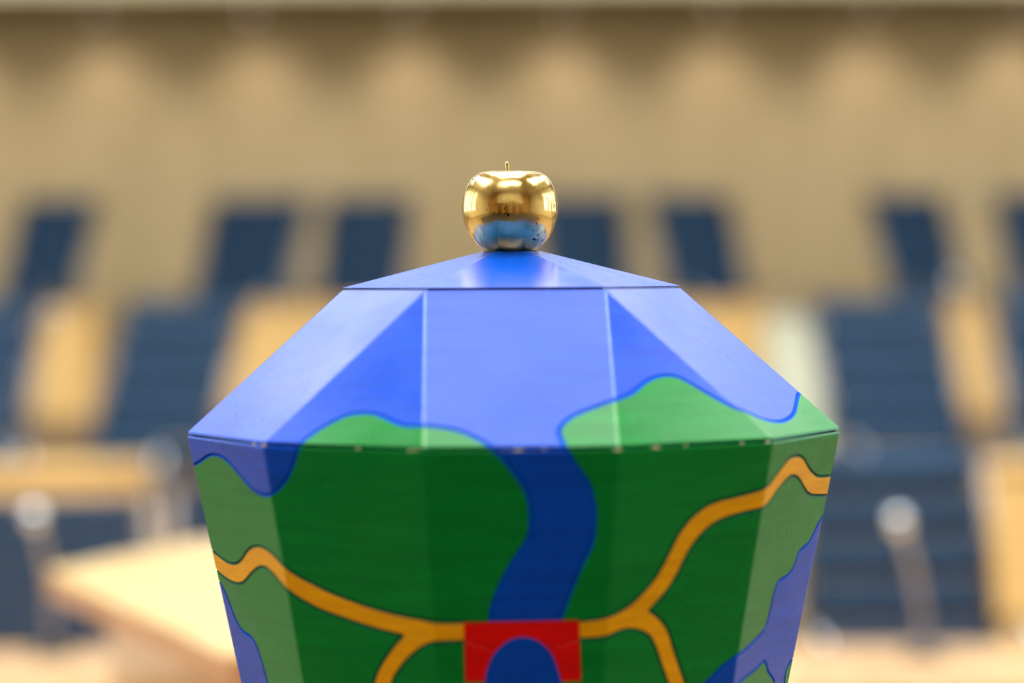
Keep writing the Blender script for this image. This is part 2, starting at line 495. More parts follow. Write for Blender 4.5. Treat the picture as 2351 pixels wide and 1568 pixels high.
# ------------------------------------------------------------------ the urn
Z0 = EYE - 0.1271
RR, RH, ZH, ZL, KB, DEL = 0.276, 0.1429, 0.1176, 0.0027, 0.20892, 0.02273
ZBOT = -0.59
CURVES = {
 'lid_left': [(-1.258,0.00104),(-1.263,0.0032),(-1.258,0.00459),(-1.251,0.00635),(-1.242,0.00827),(-1.231,0.01018),(-1.222,0.01171),(-1.211,0.0133),(-1.199,0.0149),(-1.186,0.01645),(-1.172,0.01788),(-1.157,0.01924),(-1.14,0.02055),(-1.123,0.02177),(-1.105,0.02286),(-1.086,0.02375),(-1.062,0.02457),(-1.037,0.02511),(-1.012,0.02546),(-0.9867,0.02572),(-0.9526,0.02594),(-0.9185,0.02594),(-0.8845,0.02565),(-0.8513,0.02497),(-0.8191,0.024),(-0.7875,0.02294),(-0.7563,0.02179),(-0.7258,0.02055),(-0.6966,0.0195),(-0.67,0.01871),(-0.6443,0.01809),(-0.6147,0.01772),(-0.5885,0.0177),(-0.5597,0.01787),(-0.5288,0.01806),(-0.4972,0.01807),(-0.4765,0.01785),(-0.4545,0.01756),(-0.4319,0.0172),(-0.4097,0.01678),(-0.3886,0.01632),(-0.3691,0.01582),(-0.3504,0.0153),(-0.3322,0.01471),(-0.3143,0.01403),(-0.2962,0.01323),(-0.2775,0.01225),(-0.2584,0.01109),(-0.2397,0.00987),(-0.2222,0.00868),(-0.2067,0.00761),(-0.1848,0.006),(-0.1669,0.00454),(-0.1534,0.00338),(-0.1403,0.00181)],
 'lid_right': [(0.2312,0.00057),(0.2252,0.00259),(0.2169,0.00545),(0.2096,0.00798),(0.2012,0.01035),(0.1979,0.01247),(0.2038,0.01512),(0.2171,0.01785),(0.2305,0.01965),(0.247,0.02141),(0.2635,0.02295),(0.2839,0.02447),(0.3105,0.02594),(0.3265,0.0268),(0.3454,0.02776),(0.3659,0.02877),(0.3866,0.02979),(0.4065,0.03075),(0.4256,0.03165),(0.4447,0.03252),(0.4636,0.03338),(0.4823,0.03423),(0.5011,0.03509),(0.5393,0.03601),(0.5778,0.03689),(0.6161,0.03785),(0.6538,0.03903),(0.6911,0.04058),(0.7287,0.04238),(0.7666,0.04419),(0.8042,0.04576),(0.8516,0.04744),(0.897,0.04883),(0.9444,0.04993),(0.9953,0.05079),(1.047,0.05135),(1.097,0.05156),(1.142,0.05142),(1.184,0.05092),(1.222,0.04999),(1.246,0.04897),(1.266,0.04768),(1.285,0.04619),(1.304,0.04456),(1.319,0.04312),(1.333,0.04154),(1.347,0.03987),(1.361,0.03818),(1.376,0.0365),(1.388,0.03507),(1.401,0.03358),(1.414,0.03208),(1.427,0.03063),(1.44,0.02927),(1.452,0.02807),(1.47,0.02662),(1.488,0.02546),(1.509,0.02435),(1.535,0.02306),(1.56,0.02155),(1.584,0.01994),(1.608,0.0184),(1.635,0.01707),(1.664,0.01596),(1.695,0.01499),(1.727,0.01421),(1.76,0.01365),(1.804,0.01325),(1.851,0.01323),(1.902,0.01357),(1.991,0.01475),(2.086,0.01676),(2.149,0.01872),(2.212,0.02105),(2.272,0.02332),(2.355,0.0265),(2.427,0.02926),(2.524,0.03252)],
 'sky_left': [(-2.524,-0.02479),(-2.467,-0.02263),(-2.393,-0.01972),(-2.345,-0.01763),(-2.296,-0.01544),(-2.251,-0.01375),(-2.199,-0.01249),(-2.15,-0.01219),(-2.097,-0.01257),(-2.045,-0.01387),(-2.012,-0.01537),(-1.98,-0.01732),(-1.947,-0.0196),(-1.92,-0.02162),(-1.893,-0.02389),(-1.865,-0.02619),(-1.839,-0.02827),(-1.808,-0.0307),(-1.778,-0.0329),(-1.748,-0.03477),(-1.714,-0.03632),(-1.68,-0.03754),(-1.645,-0.03836),(-1.595,-0.03883),(-1.544,-0.03833),(-1.496,-0.0368),(-1.467,-0.03465),(-1.446,-0.03271),(-1.423,-0.03038),(-1.402,-0.02776),(-1.387,-0.02561),(-1.372,-0.02329),(-1.357,-0.02081),(-1.344,-0.01818),(-1.33,-0.01526),(-1.317,-0.01209),(-1.305,-0.00895),(-1.295,-0.00608),(-1.282,-0.00252),(-1.272,0.00071),(-1.264,0.00293)],
 'river_l': [(-0.162,0.00438),(-0.1489,0.00209),(-0.1367,0.00028),(-0.1204,-0.00207),(-0.1029,-0.00464),(-0.087,-0.00709),(-0.0732,-0.00939),(-0.0602,-0.01169),(-0.0477,-0.01399),(-0.0354,-0.01629),(-0.0233,-0.01852),(-0.0115,-0.02071),(-0.0002,-0.02299),(0.0101,-0.0255),(0.0197,-0.02831),(0.0286,-0.03133),(0.0364,-0.03449),(0.0427,-0.03767),(0.0472,-0.04095),(0.0501,-0.04436),(0.0518,-0.04771),(0.0526,-0.05084),(0.0526,-0.0537),(0.0517,-0.05637),(0.0495,-0.05891),(0.046,-0.0614),(0.0403,-0.06425),(0.0322,-0.06694),(0.0177,-0.07063),(0.0082,-0.07276),(-0.0035,-0.07518),(-0.0167,-0.07782),(-0.0306,-0.08058),(-0.0446,-0.08338),(-0.0578,-0.08615),(-0.0696,-0.0888),(-0.0801,-0.09139),(-0.0902,-0.09403),(-0.0998,-0.09667),(-0.1088,-0.09927),(-0.1173,-0.10179),(-0.1252,-0.10418),(-0.1325,-0.1064),(-0.1436,-0.10981),(-0.1528,-0.11278),(-0.1603,-0.11556),(-0.1666,-0.11841),(-0.1714,-0.12164),(-0.1747,-0.12503),(-0.1769,-0.12805),(-0.1786,-0.13015)],
 'river_r': [(0.2175,0.00527),(0.227,0.00266),(0.234,0.0009),(0.2431,-0.00138),(0.2536,-0.00396),(0.2647,-0.00661),(0.2759,-0.00911),(0.2879,-0.01155),(0.301,-0.01406),(0.3143,-0.01654),(0.3266,-0.01887),(0.3369,-0.02094),(0.3487,-0.02348),(0.3567,-0.0255),(0.3644,-0.02818),(0.3699,-0.03043),(0.3755,-0.03301),(0.3809,-0.03579),(0.3857,-0.03861),(0.3898,-0.04134),(0.3937,-0.04456),(0.3968,-0.04773),(0.3987,-0.051),(0.3992,-0.05453),(0.3987,-0.05715),(0.3977,-0.05999),(0.3961,-0.06293),(0.3938,-0.06583),(0.3909,-0.06858),(0.3873,-0.07105),(0.3802,-0.07409),(0.3713,-0.07663),(0.3614,-0.07911),(0.3514,-0.08196),(0.3432,-0.08461),(0.3347,-0.08744),(0.326,-0.0904),(0.3171,-0.09345),(0.3084,-0.09656),(0.3011,-0.09923),(0.2938,-0.10198),(0.2865,-0.1048),(0.2791,-0.10764),(0.2719,-0.11046),(0.2647,-0.11322),(0.2572,-0.11612),(0.2492,-0.11921),(0.2413,-0.12229),(0.234,-0.12514),(0.2278,-0.12754),(0.2233,-0.12928)],
 'red_out': [(-0.3403,-0.17647),(-0.3327,-0.13031),(0.337,-0.12908),(0.3661,-0.17614)],
 'arch': [(0.242,-0.1886),(0.2418,-0.18637),(0.2417,-0.18316),(0.241,-0.17969),(0.2391,-0.17666),(0.2351,-0.17371),(0.2294,-0.17114),(0.2214,-0.16814),(0.2133,-0.16523),(0.2039,-0.16195),(0.1934,-0.15871),(0.1824,-0.15589),(0.1667,-0.15294),(0.1498,-0.15051),(0.1321,-0.14839),(0.1139,-0.14647),(0.0949,-0.14485),(0.0752,-0.14359),(0.0543,-0.14271),(0.0327,-0.14219),(0.0111,-0.142),(-0.0102,-0.1421),(-0.0315,-0.14253),(-0.0529,-0.14344),(-0.0749,-0.14495),(-0.0971,-0.14693),(-0.1176,-0.1491),(-0.1359,-0.1513),(-0.1526,-0.15368),(-0.1677,-0.15648),(-0.1782,-0.15906),(-0.188,-0.16196),(-0.1967,-0.16492),(-0.2037,-0.16763),(-0.2099,-0.17064),(-0.2136,-0.17339),(-0.2161,-0.17645),(-0.2175,-0.17942),(-0.2181,-0.18279),(-0.2184,-0.18588),(-0.2186,-0.18803)],
 'rl_up': [(-2.505,-0.09344),(-2.479,-0.09471),(-2.436,-0.09653),(-2.396,-0.09805),(-2.348,-0.09972),(-2.302,-0.10088),(-2.244,-0.1014),(-2.188,-0.10081),(-2.138,-0.09913),(-2.085,-0.09628),(-2.044,-0.09334),(-2,-0.08987),(-1.958,-0.08693),(-1.903,-0.08403),(-1.85,-0.08225),(-1.796,-0.08148),(-1.742,-0.08176),(-1.704,-0.08253),(-1.665,-0.08375),(-1.624,-0.08545),(-1.593,-0.08717),(-1.561,-0.08926),(-1.528,-0.09141),(-1.496,-0.0934),(-1.475,-0.0954),(-1.454,-0.09729),(-1.431,-0.09905),(-1.409,-0.10065),(-1.388,-0.102),(-1.367,-0.10314),(-1.345,-0.10424),(-1.322,-0.10547),(-1.301,-0.10661),(-1.279,-0.10782),(-1.256,-0.10906),(-1.233,-0.11029),(-1.208,-0.11144),(-1.184,-0.11252),(-1.159,-0.11355),(-1.134,-0.11455),(-1.107,-0.11555),(-1.079,-0.11657),(-1.054,-0.11744),(-1.028,-0.11834),(-1.001,-0.11925),(-0.9738,-0.12013),(-0.9463,-0.12097),(-0.9191,-0.12175),(-0.8921,-0.12247),(-0.8648,-0.12316),(-0.8374,-0.1238),(-0.8101,-0.1244),(-0.7827,-0.12497),(-0.7556,-0.1255),(-0.728,-0.12598),(-0.6999,-0.12643),(-0.6718,-0.12683),(-0.6445,-0.1272),(-0.6186,-0.12755),(-0.5948,-0.12787),(-0.5656,-0.12837),(-0.5416,-0.12884),(-0.5165,-0.12918),(-0.4864,-0.12945),(-0.4649,-0.1296),(-0.4392,-0.12968),(-0.4113,-0.1297),(-0.3834,-0.1297),(-0.3574,-0.12967),(-0.3356,-0.12965),(-0.3199,-0.12965)],
 'rl_in': [(-0.3246,-0.14467),(-0.3407,-0.14469),(-0.3634,-0.14471),(-0.3902,-0.14474),(-0.4189,-0.14478),(-0.4471,-0.14485),(-0.4724,-0.14495),(-0.4923,-0.14511),(-0.5249,-0.14583),(-0.5453,-0.14669),(-0.5661,-0.14788),(-0.5917,-0.14943),(-0.6177,-0.1513),(-0.6453,-0.15368),(-0.6682,-0.15596),(-0.6926,-0.15861),(-0.7168,-0.16139),(-0.7387,-0.16406),(-0.7583,-0.16665),(-0.7764,-0.16926),(-0.7925,-0.17173),(-0.8059,-0.17392),(-0.8217,-0.17688),(-0.8334,-0.18001),(-0.8419,-0.18241),(-0.8512,-0.18519),(-0.8606,-0.18821),(-0.8694,-0.19136),(-0.878,-0.19502),(-0.8866,-0.19912),(-0.8941,-0.20286),(-0.8994,-0.20546)],
 'rl_out': [(-1.037,-0.20688),(-1.032,-0.20427),(-1.025,-0.20052),(-1.017,-0.19641),(-1.008,-0.19274),(-0.9995,-0.18964),(-0.9898,-0.18671),(-0.9799,-0.18395),(-0.9704,-0.18133),(-0.9598,-0.17825),(-0.9495,-0.17544),(-0.9359,-0.17241),(-0.9223,-0.16984),(-0.9067,-0.16712),(-0.8898,-0.16433),(-0.8722,-0.16154),(-0.8535,-0.15868),(-0.8337,-0.15574),(-0.8136,-0.15289),(-0.7944,-0.15026),(-0.7677,-0.14692),(-0.7418,-0.1439),(-0.7238,-0.14182)],
 'rl_low': [(-0.7238,-0.14182),(-0.7447,-0.14144),(-0.7752,-0.14087),(-0.8099,-0.14019),(-0.8318,-0.13976),(-0.8552,-0.1393),(-0.8802,-0.13879),(-0.9067,-0.1382),(-0.9346,-0.13752),(-0.9592,-0.13687),(-0.985,-0.13615),(-1.012,-0.13538),(-1.04,-0.13455),(-1.068,-0.13367),(-1.097,-0.13274),(-1.12,-0.13201),(-1.145,-0.13122),(-1.17,-0.13041),(-1.195,-0.12956),(-1.22,-0.1287),(-1.245,-0.12783),(-1.268,-0.12696),(-1.288,-0.1261),(-1.318,-0.12472),(-1.344,-0.12332),(-1.368,-0.12191),(-1.391,-0.12049),(-1.412,-0.11905),(-1.433,-0.11765),(-1.453,-0.1163),(-1.471,-0.1149),(-1.488,-0.11338),(-1.51,-0.11176),(-1.541,-0.11),(-1.572,-0.10791),(-1.601,-0.10574),(-1.628,-0.1037),(-1.653,-0.10204),(-1.691,-0.10003),(-1.724,-0.09864),(-1.757,-0.0979),(-1.806,-0.0981),(-1.858,-0.0996),(-1.914,-0.10226),(-1.977,-0.10593),(-2.026,-0.10919),(-2.08,-0.11284),(-2.131,-0.11563),(-2.198,-0.11734),(-2.262,-0.11745),(-2.311,-0.11685),(-2.361,-0.11571),(-2.405,-0.1144),(-2.445,-0.11286),(-2.479,-0.11116),(-2.502,-0.10995)],
 'rr_up': [(0.332,-0.12931),(0.3464,-0.12919),(0.367,-0.12903),(0.3903,-0.1288),(0.4126,-0.1285),(0.434,-0.12815),(0.4559,-0.12774),(0.4775,-0.12723),(0.4977,-0.12658),(0.5263,-0.12574),(0.5532,-0.12468),(0.58,-0.12337),(0.6005,-0.12225),(0.6209,-0.121),(0.6411,-0.11959),(0.6612,-0.11797),(0.6812,-0.1161),(0.7009,-0.11401),(0.7204,-0.11178),(0.7396,-0.10947),(0.7547,-0.10766),(0.7694,-0.10585),(0.784,-0.10394),(0.7985,-0.10183),(0.8129,-0.09939),(0.8249,-0.09703),(0.8369,-0.0944),(0.8489,-0.0916),(0.8606,-0.08873),(0.8718,-0.0859),(0.8825,-0.0832),(0.8922,-0.08059),(0.9012,-0.07799),(0.9097,-0.07542),(0.9182,-0.07292),(0.9271,-0.0705),(0.9368,-0.06821),(0.9493,-0.06561),(0.9622,-0.06314),(0.9758,-0.06081),(0.99,-0.0586),(1.005,-0.05651),(1.021,-0.05454),(1.038,-0.05267),(1.055,-0.05094),(1.073,-0.04936),(1.09,-0.04794),(1.111,-0.04645),(1.132,-0.04523),(1.154,-0.04419),(1.179,-0.04323),(1.202,-0.04257),(1.227,-0.04205),(1.253,-0.04157),(1.282,-0.04103),(1.312,-0.04033),(1.337,-0.03973),(1.365,-0.03909),(1.394,-0.0384),(1.424,-0.03766),(1.452,-0.03686),(1.476,-0.03599),(1.497,-0.03504),(1.542,-0.03351),(1.57,-0.03164),(1.59,-0.02956),(1.613,-0.02744),(1.643,-0.02517),(1.674,-0.02269),(1.703,-0.02032),(1.729,-0.01837),(1.767,-0.01576),(1.804,-0.0143),(1.861,-0.01385),(1.92,-0.01437),(1.967,-0.01571),(2.011,-0.01803),(2.042,-0.02038),(2.075,-0.02321),(2.113,-0.02603),(2.16,-0.02889),(2.213,-0.03175),(2.264,-0.03393),(2.335,-0.03529),(2.402,-0.03573),(2.472,-0.03611),(2.524,-0.03628)],
 'rr_low': [(2.536,-0.05294),(2.491,-0.05245),(2.425,-0.05179),(2.352,-0.05099),(2.283,-0.05009),(2.23,-0.04913),(2.162,-0.04647),(2.115,-0.04309),(2.072,-0.03998),(2.028,-0.03651),(1.988,-0.03369),(1.942,-0.03127),(1.901,-0.03013),(1.861,-0.0298),(1.815,-0.03096),(1.786,-0.03241),(1.753,-0.03439),(1.718,-0.03669),(1.682,-0.03914),(1.654,-0.0414),(1.628,-0.044),(1.599,-0.04663),(1.567,-0.04894),(1.528,-0.0506),(1.491,-0.0516),(1.466,-0.05229),(1.44,-0.05268),(1.412,-0.05303),(1.384,-0.05356),(1.36,-0.05416),(1.335,-0.05477),(1.309,-0.05539),(1.283,-0.05605),(1.26,-0.05675),(1.238,-0.05751),(1.212,-0.05871),(1.189,-0.05998),(1.169,-0.06141),(1.149,-0.06305),(1.129,-0.06494),(1.111,-0.06705),(1.093,-0.06933),(1.076,-0.07173),(1.064,-0.07372),(1.052,-0.07576),(1.041,-0.07792),(1.03,-0.08022),(1.019,-0.08272),(1.01,-0.08503),(1.001,-0.08755),(0.9927,-0.09019),(0.984,-0.09284),(0.9752,-0.0954),(0.966,-0.09778),(0.9548,-0.10043),(0.9432,-0.10296),(0.9315,-0.10536),(0.9196,-0.10763),(0.9075,-0.10975),(0.8919,-0.11217),(0.8759,-0.11435),(0.86,-0.11636),(0.8449,-0.11828),(0.8243,-0.12086),(0.8048,-0.12322),(0.7912,-0.12485)],
 'rr_br': [(0.7912,-0.12485),(0.8072,-0.12601),(0.8305,-0.12776),(0.8557,-0.13012),(0.8756,-0.13235),(0.8974,-0.13496),(0.919,-0.13786),(0.9385,-0.14099),(0.9517,-0.14371),(0.9636,-0.14665),(0.9747,-0.14971),(0.9857,-0.15281),(0.9972,-0.15585),(1.009,-0.15883),(1.021,-0.16183),(1.033,-0.16482),(1.045,-0.16779),(1.058,-0.17075),(1.07,-0.17367),(1.083,-0.17656),(1.096,-0.17944),(1.109,-0.18234),(1.122,-0.18529),(1.134,-0.18837),(1.147,-0.19156),(1.159,-0.19473),(1.171,-0.19778),(1.181,-0.20056),(1.196,-0.20491),(1.208,-0.20877),(1.216,-0.21143)],
 'rr_bl': [(1.07,-0.20964),(1.062,-0.20699),(1.051,-0.20315),(1.037,-0.19883),(1.028,-0.19606),(1.018,-0.19305),(1.006,-0.1899),(0.995,-0.18673),(0.9835,-0.18368),(0.9717,-0.18075),(0.9595,-0.17786),(0.9471,-0.175),(0.9346,-0.17212),(0.9224,-0.16922),(0.9102,-0.16618),(0.898,-0.16304),(0.8859,-0.15993),(0.8741,-0.15699),(0.8627,-0.15438),(0.8461,-0.15073),(0.8303,-0.1477),(0.8118,-0.1451),(0.7886,-0.14289),(0.7627,-0.14112),(0.7355,-0.13973),(0.7065,-0.13868),(0.6763,-0.138),(0.648,-0.13772),(0.6236,-0.1379),(0.601,-0.13848),(0.5782,-0.1392),(0.5547,-0.14012),(0.531,-0.14117),(0.5061,-0.14197),(0.484,-0.14254),(0.462,-0.14293),(0.4365,-0.14322),(0.4114,-0.14338),(0.3823,-0.14347),(0.3553,-0.14353),(0.3366,-0.14357)],
 'bl': [(-2.497,-0.11924),(-2.479,-0.12135),(-2.454,-0.1244),(-2.431,-0.12769),(-2.42,-0.13018),(-2.411,-0.13283),(-2.403,-0.13556),(-2.394,-0.13829),(-2.386,-0.14107),(-2.378,-0.14392),(-2.369,-0.14669),(-2.358,-0.14924),(-2.338,-0.15232),(-2.315,-0.15508),(-2.286,-0.15728),(-2.248,-0.15853),(-2.206,-0.15923),(-2.17,-0.16028),(-2.147,-0.16191),(-2.13,-0.1639),(-2.115,-0.16653),(-2.105,-0.16901),(-2.096,-0.17187),(-2.089,-0.17508),(-2.081,-0.17862),(-2.076,-0.18125),(-2.071,-0.18416),(-2.066,-0.18721),(-2.061,-0.1903),(-2.057,-0.19332),(-2.053,-0.19614),(-2.051,-0.19936),(-2.05,-0.2025),(-2.049,-0.20551),(-2.047,-0.20834),(-2.041,-0.21092),(-2.027,-0.2139),(-2.008,-0.21661),(-1.989,-0.21885),(-1.976,-0.22044)],
 'br': [(2.52,-0.06678),(2.505,-0.06855),(2.482,-0.07107),(2.458,-0.07397),(2.435,-0.07687),(2.42,-0.07928),(2.406,-0.08189),(2.391,-0.08453),(2.375,-0.087),(2.356,-0.0891),(2.323,-0.091),(2.284,-0.09236),(2.246,-0.09368),(2.218,-0.09544),(2.202,-0.09793),(2.195,-0.10083),(2.19,-0.10375),(2.179,-0.10628),(2.155,-0.10902),(2.126,-0.1113),(2.092,-0.11308),(2.029,-0.11409),(1.971,-0.11527),(1.948,-0.11729),(1.934,-0.11997),(1.924,-0.12336),(1.919,-0.12584),(1.917,-0.12868),(1.916,-0.13172),(1.915,-0.13481),(1.912,-0.13778),(1.908,-0.14075),(1.904,-0.14382),(1.899,-0.14683),(1.892,-0.14958),(1.881,-0.1519),(1.853,-0.15459),(1.817,-0.15639),(1.777,-0.15813),(1.744,-0.15962),(1.709,-0.16108),(1.673,-0.16246),(1.636,-0.16372),(1.591,-0.16511),(1.544,-0.16631),(1.496,-0.16768),(1.474,-0.16925),(1.449,-0.17086),(1.423,-0.17261),(1.399,-0.17459),(1.38,-0.17641),(1.361,-0.17842),(1.342,-0.18052),(1.324,-0.18263),(1.306,-0.18465),(1.287,-0.18645),(1.267,-0.18809),(1.249,-0.18978),(1.232,-0.1917),(1.22,-0.19408),(1.214,-0.1967),(1.211,-0.19988),(1.21,-0.20329),(1.21,-0.20657),(1.21,-0.20937),(1.21,-0.21134)],
 'isl': [(1.422,-0.21393),(1.428,-0.21206),(1.436,-0.20938),(1.446,-0.2063),(1.458,-0.20321),(1.47,-0.20051),(1.484,-0.19818),(1.502,-0.19597),(1.54,-0.19437),(1.575,-0.19294),(1.606,-0.19168),(1.646,-0.19007),(1.679,-0.18895),(1.713,-0.18794),(1.756,-0.18702),(1.8,-0.18622),(1.84,-0.18532),(1.883,-0.18347),(1.918,-0.18178),(1.973,-0.18038),(2.02,-0.18407),(2.043,-0.18706),(2.07,-0.19032),(2.111,-0.19333),(2.153,-0.19611),(2.216,-0.2005),(2.237,-0.20362),(2.261,-0.20764),(2.283,-0.21197),(2.297,-0.21604),(2.301,-0.21922),(2.3,-0.22254),(2.296,-0.22571),(2.292,-0.22841),(2.289,-0.23033)],
 'isl2': [(2.513,-0.18737),(2.487,-0.18859),(2.456,-0.19037),(2.435,-0.19245),(2.419,-0.19478),(2.412,-0.19708),(2.412,-0.19972),(2.421,-0.20291),(2.433,-0.20699),(2.44,-0.20995),(2.447,-0.21348),(2.454,-0.21678),(2.459,-0.21907)],
}

def polar(deg, r, z):
    a = R(deg)
    return Vector((r * math.sin(a), -r * math.cos(a), z))

def facet_frame(kind, i):
    """lower/upper edge end points of facet i (12 around; 0 faces the front)"""
    a0, a1 = 30 * i - 15, 30 * i + 15
    if kind == 'body':
        zb = ZBOT
        return polar(a0, RR, 0), polar(a1, RR, 0), polar(a0, RR + KB * zb, zb), polar(a1, RR + KB * zb, zb), 0.0, zb
    if i % 2 == 0:
        t0, t1 = polar(30 * i - 30, RH, ZH), polar(30 * i + 30, RH, ZH)
    else:
        t0 = t1 = polar(30 * i, RH, ZH)
    return polar(a0, RR, ZL), polar(a1, RR, ZL), t0, t1, ZL, ZH

def facet_normal(kind, i):
    A, B, C_, E_, z0, z1 = facet_frame(kind, i)
    mid0, mid1 = (A + B) / 2, (C_ + E_) / 2
    n = (B - A).cross(mid1 - mid0).normalized()
    if n.dot(Vector((mid0.x, mid0.y, 0))) < 0: n = -n
    return n

def split_at_borders(c):
    out = []
    for (s0, v0), (s1, v1) in zip(c[:-1], c[1:]):
        out.append((s0, v0))
        cuts = []
        lo, hi = min(s0, s1), max(s0, s1)
        b = math.floor(lo - .5) + .5
        while b <= hi:
            if lo + 1e-4 < b < hi - 1e-4: cuts.append(b)
            b += 1.0
        if s1 < s0: cuts.reverse()
        for b in cuts:
            t = (b - s0) / (s1 - s0)
            out.append((b, v0 + (v1 - v0) * t))
    out.append(c[-1])
    return out

def wave(s0, v0, s1, v1, amp, n=30, per=1.3):
    """hand-drawn looking continuation of a line round the unseen side"""
    out = []
    for k in range(1, n + 1):
        t = k / n
        out.append((s0 + (s1 - s0) * t, v0 + (v1 - v0) * t + amp * math.sin(abs(s1 - s0) * t * per * 2) * math.sin(PI * t)))
    return out

c = CURVES
VB = ZBOT - .02
VJ = -0.060            # height at which the road closes at the back
road_l_up = list(reversed(wave(*c['rl_up'][0], -6.5, VJ, .012))) + c['rl_up']
road_l_low = c['rl_low'] + wave(*c['rl_low'][-1], -6.5, VJ - .017, .012)
road_r_up = c['rr_up'] + wave(*c['rr_up'][-1], 5.5, VJ, .012)
road_r_low = list(reversed(wave(*c['rr_low'][0], 5.5, VJ - .017, .012))) + c['rr_low']
def down(cv, v=VB):
    return (cv[0], v)
rl_in = c['rl_in'] + [down(c['rl_in'][-1])]
rl_out = [down(c['rl_out'][0])] + c['rl_out']
rr_br = c['rr_br'] + [down(c['rr_br'][-1])]
rr_bl = [down(c['rr_bl'][0])] + c['rr_bl']
bl_line = [(-2.9, -0.112)] + c['bl'] + [down(c['bl'][-1])]
br_line = [(2.95, -0.055)] + c['br'] + [down(c['br'][-1])]
isl = [down(c['isl'][0])] + c['isl'] + [down(c['isl'][-1])]
isl2 = [(2.75, -0.180)] + c['isl2'] + [down(c['isl2'][-1])]
sky_l = list(reversed(wave(*c['sky_left'][0], -3.9, .004, -.01, 14))) + c['sky_left']
river_l, river_r = c['river_l'], c['river_r']
arch = [down(c['arch'][0])] + c['arch'] + [down(c['arch'][-1])]
ro = c['red_out']
rx0, rx1 = ro[1][0], ro[2][0]
red_poly_line = ro + [ro[0]]
def redtop(s):       # top edge of the gate
    a, b = ro[1], ro[2]
    return a[1] + (b[1] - a[1]) * (s - a[0]) / (b[0] - a[0])

BODY_REG = [
    ('blue', arch),
    ('red', ro),
    ('yellow', road_l_up + rl_in + rl_out + road_l_low),
    ('yellow', road_r_up + road_r_low + rr_br + rr_bl),
    ('green', isl),
    ('green', isl2 + [(3.6, VB), (3.6, -.18)]),
    ('blue', bl_line + [(-4.1, VB), (-4.1, -0.14)]),
    ('blue', br_line + [(4.1, VB), (4.1, -0.10)]),
    ('blue', river_l + list(reversed(river_r))),
    ('blue', sky_l + [(-1.25, .02), (-3.9, .02)]),
]
cut_lines = lambda cv, a, b: [p for p in cv if a <= p[0] <= b]
BODY_LINES = [   # (polyline, groove material, half width, depth)
    (road_l_up, 'g', .0013, .0012), (rl_in, 'g', .0013, .0012), (rl_out, 'g', .0013, .0012), (road_l_low, 'g', .0013, .0012),
    (road_r_up, 'g', .0013, .0012), (road_r_low, 'g', .0013, .0012), (rr_br, 'g', .0013, .0012), (rr_bl, 'g', .0013, .0012),
    (river_l, 'b', .0015, .0012), (river_r, 'b', .0015, .0012), (sky_l, 'b', .0015, .0012),
    (bl_line + [], 'b', .0014, .0012), (br_line, 'b', .0014, .0012), (isl, 'b', .0013,.0008), (isl2, 'b', .0013,.0008),
    ([(-4.1, VB), (-4.1, -.14), (-2.9, -.112)], 'b', .0014, .0012), ([(4.1, VB), (4.1, -.10), (2.95, -.055)], 'b', .0014, .0012),
    ([ro[1], ro[0]], 'r', .0006, .0005), ([ro[2], ro[3]], 'r', .0006, .0005), ([ro[1], ro[2]], 'r', .0005, .0004),
    (arch, 'b', .0006, .0005),
]
lid_r = c['lid_right'] + wave(*c['lid_right'][-1], 5.5, .03, .012, 24)
LID_REG = [
    ('green', c['lid_left']),
    ('green', lid_r + [(5.5, -.01), (.2, -.01)]),
    ('green', [(-6.5, .03), (-5.2, .045), (-4.6, .02), (-4.3, -.01), (-6.5, -.01)]),
]
LID_LINES = [(c['lid_left'], 'b', .0019, .0007), (lid_r, 'b', .0019, .0007),
             ([(-6.5, .03), (-5.2, .045), (-4.6, .02), (-4.3, -.01)], 'b', .0019, .0015)]

def in_poly(s, v, poly):
    ins = False
    n = len(poly)
    j = n - 1
    for i in range(n):
        si, vi = poly[i]; sj, vj = poly[j]
        if (vi > v) != (vj > v):
            if s < (sj - si) * (v - vi) / (vj - vi) + si: ins = not ins
        j = i
    return ins

def seg_d(px, py, ax, ay, bx, by):
    dx, dy = bx - ax, by - ay
    L2 = dx * dx + dy * dy
    t = 0 if L2 < 1e-16 else max(0, min(1, ((px - ax) * dx + (py - ay) * dy) / L2))
    return math.hypot(px - ax - t * dx, py - ay - t * dy)

